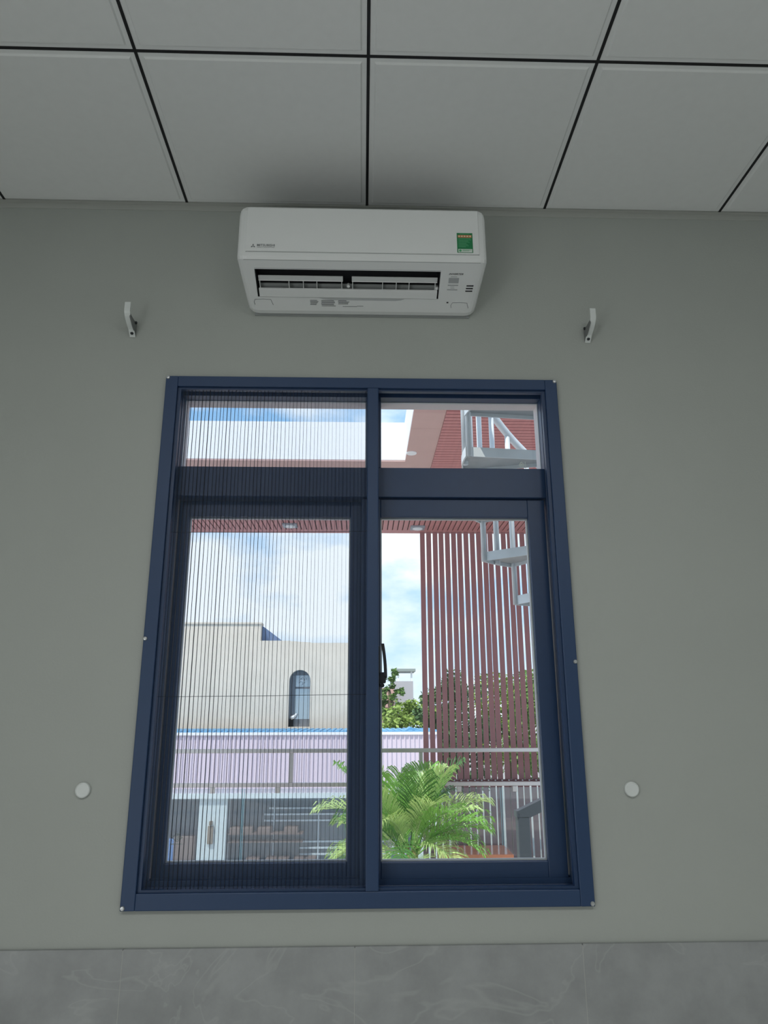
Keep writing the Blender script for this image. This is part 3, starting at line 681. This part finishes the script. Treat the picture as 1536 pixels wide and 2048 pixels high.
while True:
    z = Z2 + RISE*i
    if z > 3.55: break
    if z > TZ + 0.1:
        a = A0 + dA*i
        o = link('tread', mt, st, (CX, CY, z)); o.rotation_euler = (0, 0, a)
        l_ = link('tread_lip', ml, None, (CX, CY, z)); l_.rotation_euler = (0, 0, a); l_.parent = o; l_.matrix_parent_inverse = Matrix.Identity(4); l_.location = (0, 0, 0); l_.rotation_euler = (0, 0, 0)
        for f_ in (0.0, 0.5):
            aa = a + dA*f_ + (0.0)
            bal_pts.append((aa, (z if f_ else z - RISE), z + HR - RISE*(1-f_)*0 + (0 if f_ else -RISE*0.5)))
    i += 1
for aa, zb, zt in bal_pts:
    x, y = CX + (RO-0.016)*math.cos(aa), CY + (RO-0.016)*math.sin(aa)
    zt = min(zt, 4.2)
    bm = bmesh.new(); tube(bm, [(x, y, zb), (x, y, zt)], 0.0145, 8); obj('baluster', bm, M_GALV, st)
# helical handrail
hp = []
for k in range(120):
    aa = A0 - dA*10 + dA*17.5*k/119
    zc = Z2 + RISE*((aa-A0)/dA) + HR - RISE*0.5
    hp.append((CX+(RO-0.016)*math.cos(aa), CY+(RO-0.016)*math.sin(aa), zc))
bm = bmesh.new(); tube(bm, hp, 0.021, 10); obj('handrail', bm, M_GALV, st)

# ---- dark stair rail low on the right
hr = thing('dark_handrail', 'dark grey square handrail with post at the lower right of the window', 'handrail', (0.83, 2.2, TZ))
bx('post', (0.850, 2.17, TZ), (0.918, 2.235, 0.812), M_DARKR, hr, 0.006)
bm = bmesh.new(); prism(bm, [(0.850, 0.805), (0.850, 0.836), (1.40, 1.076), (1.40, 1.010), (0.918, 0.803)], 2.17, 2.235, 'y'); obj('sloping_rail', bm, M_DARKR, hr)
bx('rail_cap', (0.845, 2.165, 0.805), (0.855, 2.240, 0.838), M_DARKR, hr)
bx('post', (1.34, 2.17, TZ), (1.40, 2.235, 1.03), M_DARKR, hr, 0.006)

# ---- potted palm
rp = random.Random(5)
PX, PY = 0.43, 5.0
palm = thing('potted_palm', 'bushy green feather palm on the terrace beside the slat screen', 'palm', (PX, PY, TZ))
bm = bmesh.new(); lathe(bm, [(0.10, 0), (0.15, 0.05), (0.17, 0.16), (0.16, 0.18), (0.14, 0.18), (0.13, 0.14), (0.01, 0.14)], (PX, PY, TZ), (0, 0, 1), 20); obj('pot', bm, M_POT, palm)
for k in range(7):
    a = 2*PI*k/7; bm = bmesh.new(); tube(bm, [(PX+0.05*math.cos(a), PY+0.05*math.sin(a), TZ+0.13), (PX+0.07*math.cos(a), PY+0.07*math.sin(a), TZ+0.40)], [0.016, 0.011], 6); obj('stem', bm, M_PALMS, palm)
def frond(az, el, length, droop, m, w=0.015, n=30):
    bm = bmesh.new(); pts = []; p = Vector((PX+0.06*math.cos(az), PY+0.06*math.sin(az), TZ+0.30+rp.uniform(0, 0.12)))
    d_el = el; step = length/16
    for k in range(17):
        pts.append(p.copy()); d = Vector((math.cos(az)*math.cos(d_el), math.sin(az)*math.cos(d_el), math.sin(d_el))); p = p + d*step; d_el -= droop*(0.4+1.2*k/16)/16
    tube(bm, pts, [0.006*(1-0.75*k/16)+0.0012 for k in range(17)], 5)
    side = Vector((-math.sin(az), math.cos(az), 0))
    for q in range(n):
        t = 0.22 + 0.78*q/(n-1); f_ = t*16; i0 = min(int(f_), 15); b = pts[i0].lerp(pts[i0+1], f_-i0); tan = (pts[i0+1]-pts[i0]).normalized()
        upv = side.cross(tan).normalized()
        if upv.z < 0: upv = -upv
        ll = length*0.42*(math.sin(PI*(0.12+0.80*(1-t)**0.8)))*(0.9+0.2*rp.random())
        for sg in (-1, 1):
            dr = (side*sg*0.80 + tan*(0.75+0.6*t) + upv*(0.34+rp.uniform(-0.2, 0.2))).normalized()
            nrm = dr.cross(tan).normalized(); wv = tan*w*0.62
            c0 = b; c1 = b + dr*ll*0.5; c2 = b + dr*ll*0.85 - Vector((0, 0, 1))*ll*0.10; c3 = b + dr*ll - Vector((0, 0, 1))*ll*(0.24+0.15*rp.random())
            v = [bm.verts.new(c0-wv*0.5), bm.verts.new(c0+wv*0.5), bm.verts.new(c1+wv), bm.verts.new(c1-wv), bm.verts.new(c2+wv*0.7), bm.verts.new(c2-wv*0.7), bm.verts.new(c3)]
            bm.faces.new((v[0], v[1], v[2], v[3])); bm.faces.new((v[3], v[2], v[4], v[5])); bm.faces.new((v[5], v[4], v[6]))
    o = obj('frond', bm, m, palm); return o
nf = 42
for k in range(nf):
    az = 2*PI*k/nf*1.0 + rp.uniform(-0.2, 0.2) + (k % 3)*0.7
    tier = k % 3
    el = (math.radians(70), math.radians(48), math.radians(22))[tier] + rp.uniform(-0.2, 0.2)
    ln = (0.84, 0.76, 0.64)[tier]*rp.uniform(0.85, 1.1)
    frond(az, el, ln, (0.55, 1.1, 1.1)[tier]*rp.uniform(0.8, 1.2), rp.choice((M_PALM, M_PALM, M_PALM2, M_PALM2, M_PALM3)))

# ================================================================== ACROSS THE STREET
GZ = -4.2
# shop with corrugated band, front at y = 15
sh = thing('corrugated_shop', 'shop front with pale pink corrugated fascia and blue roof edge across the street', 'shop', (-2.5, 16, GZ))
SXL, SXR = -9.0, 1.70
bm = bmesh.new(); p_ = 0.104; x = SXL; pts = []
while x < SXR:
    pts += [(x, 15.0), (x+p_*0.62, 15.0), (x+p_*0.70, 14.972), (x+p_*0.92, 14.972)]; x += p_
prev = None
for (x, y) in pts:
    a, b = bm.verts.new((x, y, -0.33)), bm.verts.new((x, y, 0.90))
    if prev: bm.faces.new((prev[0], a, b, prev[1]))
    prev = (a, b)
obj('corrugated_fascia', bm, M_CORR, sh)
bx('fascia_backing', (SXL, 15.004, -0.36), (SXR, 15.10, 0.93), M_WHITEP, sh)
bx('fascia_cap', (SXL-0.02, 14.95, 0.895), (SXR+0.02, 15.12, 0.955), M_WHITEP, sh)
bx('fascia_bottom_trim', (SXL-0.02, 14.95, -0.44), (SXR+0.02, 15.12, -0.33), M_WHITEP, sh)
bm = bmesh.new(); x = SXL
while x < SXR:
    box(bm, (x, 15.0, 0.957), (x+0.09, 17.6, 0.992)); x += 0.15
box(bm, (SXL, 15.05, 0.955), (SXR, 17.6, 0.975))
obj('roof_sheet', bm, M_BLUE, sh)
bm = bmesh.new(); prism(bm, [(0.95, 0.958), (1.12, 1.06), (1.36, 0.958)], 15.2, 15.9, 'y'); obj('roof_vent', bm, M_BLUE, sh)
bx('shop_interior', (SXL, 15.9, GZ), (SXR, 17.6, 0.95), M_SHOPD, sh)
bx('pillar', (-3.60, 15.02, GZ), (-2.97, 15.5, -0.44), M_PILLAR, sh, 0.01)
bx('pillar', (SXR-0.5, 15.02, GZ), (SXR, 15.5, -0.44), M_PILLAR, sh, 0.01)
bm = bmesh.new(); box(bm, (-3.36, 14.96, -1.36), (-3.24, 15.02, -1.00), 0.01); box(bm, (-3.33, 14.93, -0.98), (-3.27, 15.02, -0.90)); obj('wall_lamp', bm, M_LAMPB, sh)
for z, x0, x1, m_ in ((-0.70, -2.1, -1.0, M_SHOPL), (-0.83, -2.2, 1.0, M_SHOPL), (-0.96, -2.2, 1.0, M_SHOPL), (-1.40, -2.3, 1.0, M_SHOPL), (-1.53, -1.4, 1.0, M_SHOPL), (-1.66, -1.4, 1.0, M_SHOPL), (-1.85, -2.3, 1.0, M_SHOPL)):
    bx('shutter_rail', (x0, 15.45, z-0.018), (x1, 15.50, z+0.018), m_, sh)
for x in (-1.98, -0.98, 0.05): bx('shutter_guide', (x-0.012, 15.46, -2.6), (x+0.012, 15.52, -0.44), M_SHOPL, sh)
bx('shutter_sheet', (-2.95, 15.52, -4.2), (1.2, 15.60, -0.44), M_SHOPD, sh)
for k in range(9):
    x = -2.9 + k*0.20 + rp.uniform(-0.03, 0.03); z = rp.choice((-1.10, -1.25, -1.72))
    bx('stacked_goods', (x, 15.1, z-0.09), (x+0.30, 15.4, z+0.05), M_SHOPB, sh, 0.02)
bx('goods_shelf', (-2.95, 15.1, -1.20), (-1.3, 15.42, -1.165), M_SHOPB, sh); bx('goods_shelf', (-2.95, 15.1, -1.84), (-1.3, 15.42, -1.81), M_SHOPB, sh); bx('goods_shelf', (-2.95, 15.1, -1.36), (-1.3, 15.42, -1.34), M_SHOPB, sh)
bx('left_goods', (-4.9, 15.3, -1.95), (-4.15, 15.5, -1.30), M_SHOPBL, sh, 0.02); bx('left_goods', (-4.15, 15.3, -1.95), (-3.7, 15.5, -1.25), M_SHOPB, sh, 0.02)
# cream building behind
cb = thing('cream_building', 'cream rendered building with stepped parapet and arched window', 'building', (-3, 20, GZ))
YB = 18.0
bm = bmesh.new()
# facade with arched opening: strips around the opening
WX0, WX1, WZ0, WZS = -1.995, -1.415, 1.02, 2.22; WR = (WX1-WX0)/2; WC = (WX0+WX1)/2
box(bm, (-12, YB, GZ), (WX0, YB+0.4, 3.30)); box(bm, (WX1, YB, GZ), (0.515, YB+0.4, 3.24)); box(bm, (WX0, YB, GZ), (WX1, YB+0.4, WZ0))
narc = 14; arc = [(WC - WR*math.cos(PI*k/narc), WZS + WR*math.sin(PI*k/narc)) for k in range(narc+1)]
prism(bm, arc + [(WX1, 3.25), (WX0, 3.29)], YB, YB+0.4, 'y')
box(bm, (-12, YB+0.001, 3.30), (-2.82, YB+0.4, 3.76))
box(bm, (-12, YB+0.4, GZ), (0.515, YB+5, 3.2))
obj('facade', bm, M_CREAMW, cb)
bx('parapet_coping', (-12, YB-0.03, 3.755), (-2.80, YB+0.43, 3.80), M_CREAMW, cb)
bm = bmesh.new(); prism(bm, [(-2.82, 3.25), (-2.82, 3.74), (-2.15, 3.25)], YB+0.25, YB+0.9, 'y'); obj('stair_roof', bm, mat('slate_blue', (0.13, 0.19, 0.33), 0.6), cb)
w_ = bx('arched_window', (WX0, YB+0.28, WZ0), (WX1, YB+0.32, WZS+WR), M_WINGL, cb)
bm = bmesh.new(); box(bm, (WX0, YB+0.2, WZ0), (WX0+0.14, YB+0.28, WZS+0.15)); box(bm, (WX0, YB+0.2, WZ0), (WX1, YB+0.28, WZ0+0.20)); box(bm, (WX0+0.14, YB+0.22, 2.02), (WX1, YB+0.28, 2.07)); box(bm, (WX0, YB+0.2, 2.38), (WX1, YB+0.28, 2.52))
box(bm, (WX1-0.03, YB+0.2, WZ0), (WX1, YB+0.28, WZS+0.15)); obj('window_frame', bm, M_WINB, w_)
# grille scrolls in the arched head
for cx_, cz_ in ((WC+0.06, 2.27), (WC+0.02, 2.17)):
    bm = bmesh.new(); tube(bm, [(cx_+0.09*math.cos(t*0.55)*(1-t*0.05), YB+0.2, cz_+0.07*math.sin(t*0.55)*(1-t*0.05)) for t in range(13)], 0.012, 5); obj('grille_scroll', bm, M_WHITEP, w_)
bm = bmesh.new(); tube(bm, [(WX0+0.07, YB+0.15, 1.25), (WX0+0.16, YB+0.12, 1.28), (WX0+0.22, YB+0.10, 1.36)], [0.05, 0.045, 0.02], 8); obj('bird_ornament', bm, M_WHITEP, w_)
# far house roof terrace peeking over the trees
fh = thing('far_house', 'far grey house with open roof pavilion above the trees', 'house', (3.2, 46, GZ))
bx('wall', (2.0, 45, GZ), (3.25, 49, 3.35), mat('far_wall_grey', (0.45, 0.43, 0.45), 0.8), fh)
bx('wall', (1.2, 44, GZ), (2.0, 47, 2.9), mat('far_wall_pink', (0.55, 0.33, 0.28), 0.8), fh)
bx('pavilion_roof', (2.1, 44.8, 3.95), (3.4, 47, 4.12), mat('far_roof_grey', (0.30, 0.33, 0.31), 0.7), fh)
for x in (2.25, 3.1): bx('pavilion_post', (x, 45, 3.35), (x+0.10, 45.2, 3.95), M_WHITEP, fh)

# trees: each crown a cloud of leaf blades on clumps, trunk below
def tree(x, y, zc, rx, rz, m, label, nclump, nleaf, seed, ls=0.22):
    r = random.Random(seed)
    t = thing('tree', label, 'tree', (x, y, GZ), 'trees across the street')
    bm = bmesh.new(); tube(bm, [(x, y, GZ), (x+0.1, y, zc-rz*0.3), (x, y, zc+rz*0.2)], [0.2, 0.14, 0.05], 7); obj('trunk', bm, M_BARK, t)
    vs, fs = [], []
    for c in range(nclump):
        a = r.uniform(0, 2*PI); q = r.uniform(-1, 1); rad = r.random()**0.4
        c0 = Vector((x + rx*rad*math.sqrt(1-q*q)*math.cos(a), y + rx*rad*math.sqrt(1-q*q)*math.sin(a), zc + rz*rad*q)); cr_ = rx*0.26*r.uniform(0.6, 1.2)
        for l in range(nleaf):
            v = Vector((r.gauss(0, 1), r.gauss(0, 1), r.gauss(0, 1))).normalized()*cr_*r.random()**0.35
            p = c0+v; d1 = Vector((r.gauss(0, 1), r.gauss(0, 1), r.gauss(0, 0.5))).normalized(); d2 = d1.cross(Vector((r.gauss(0, 1), r.gauss(0, 1), r.gauss(0, 1)))).normalized()
            s = ls*r.uniform(0.6, 1.3); k = len(vs)
            vs += [p-d1*s*0.5, p+d2*s*0.22, p+d1*s*0.5, p-d2*s*0.22]; fs.append((k, k+1, k+2, k+3))
    me = bpy.data.meshes.new('crown'); me.from_pydata(vs, [], fs); me.materials.append(m); link('crown', me, t)
tree(1.22, 32, 2.2, 0.6, 1.5, M_LEAF, 'slim leafy tree beside the cream building edge, tallest in view', 30, 60, 1, 0.20)
tree(2.15, 27, 0.5, 1.5, 1.9, M_LEAF2, 'bright green bushy tree in the gap left of the slat screen', 95, 100, 2, 0.20)
tree(3.1, 22.5, 0.6, 1.4, 2.0, M_LEAF3, 'deep green tree just behind the left slats', 60, 90, 3, 0.2)
tree(6.0, 29, 1.0, 1.7, 2.3, M_LEAF2, 'yellow green tree behind the middle slats', 70, 90, 4, 0.22)
tree(6.4, 22, 0.8, 1.8, 2.2, M_LEAF, 'mid green tree behind the right slats', 70, 90, 5, 0.22)
tree(10.4, 28, 1.2, 2.0, 2.5, M_LEAF2, 'rightmost yellow green tree behind the slats', 60, 90, 6, 0.22)
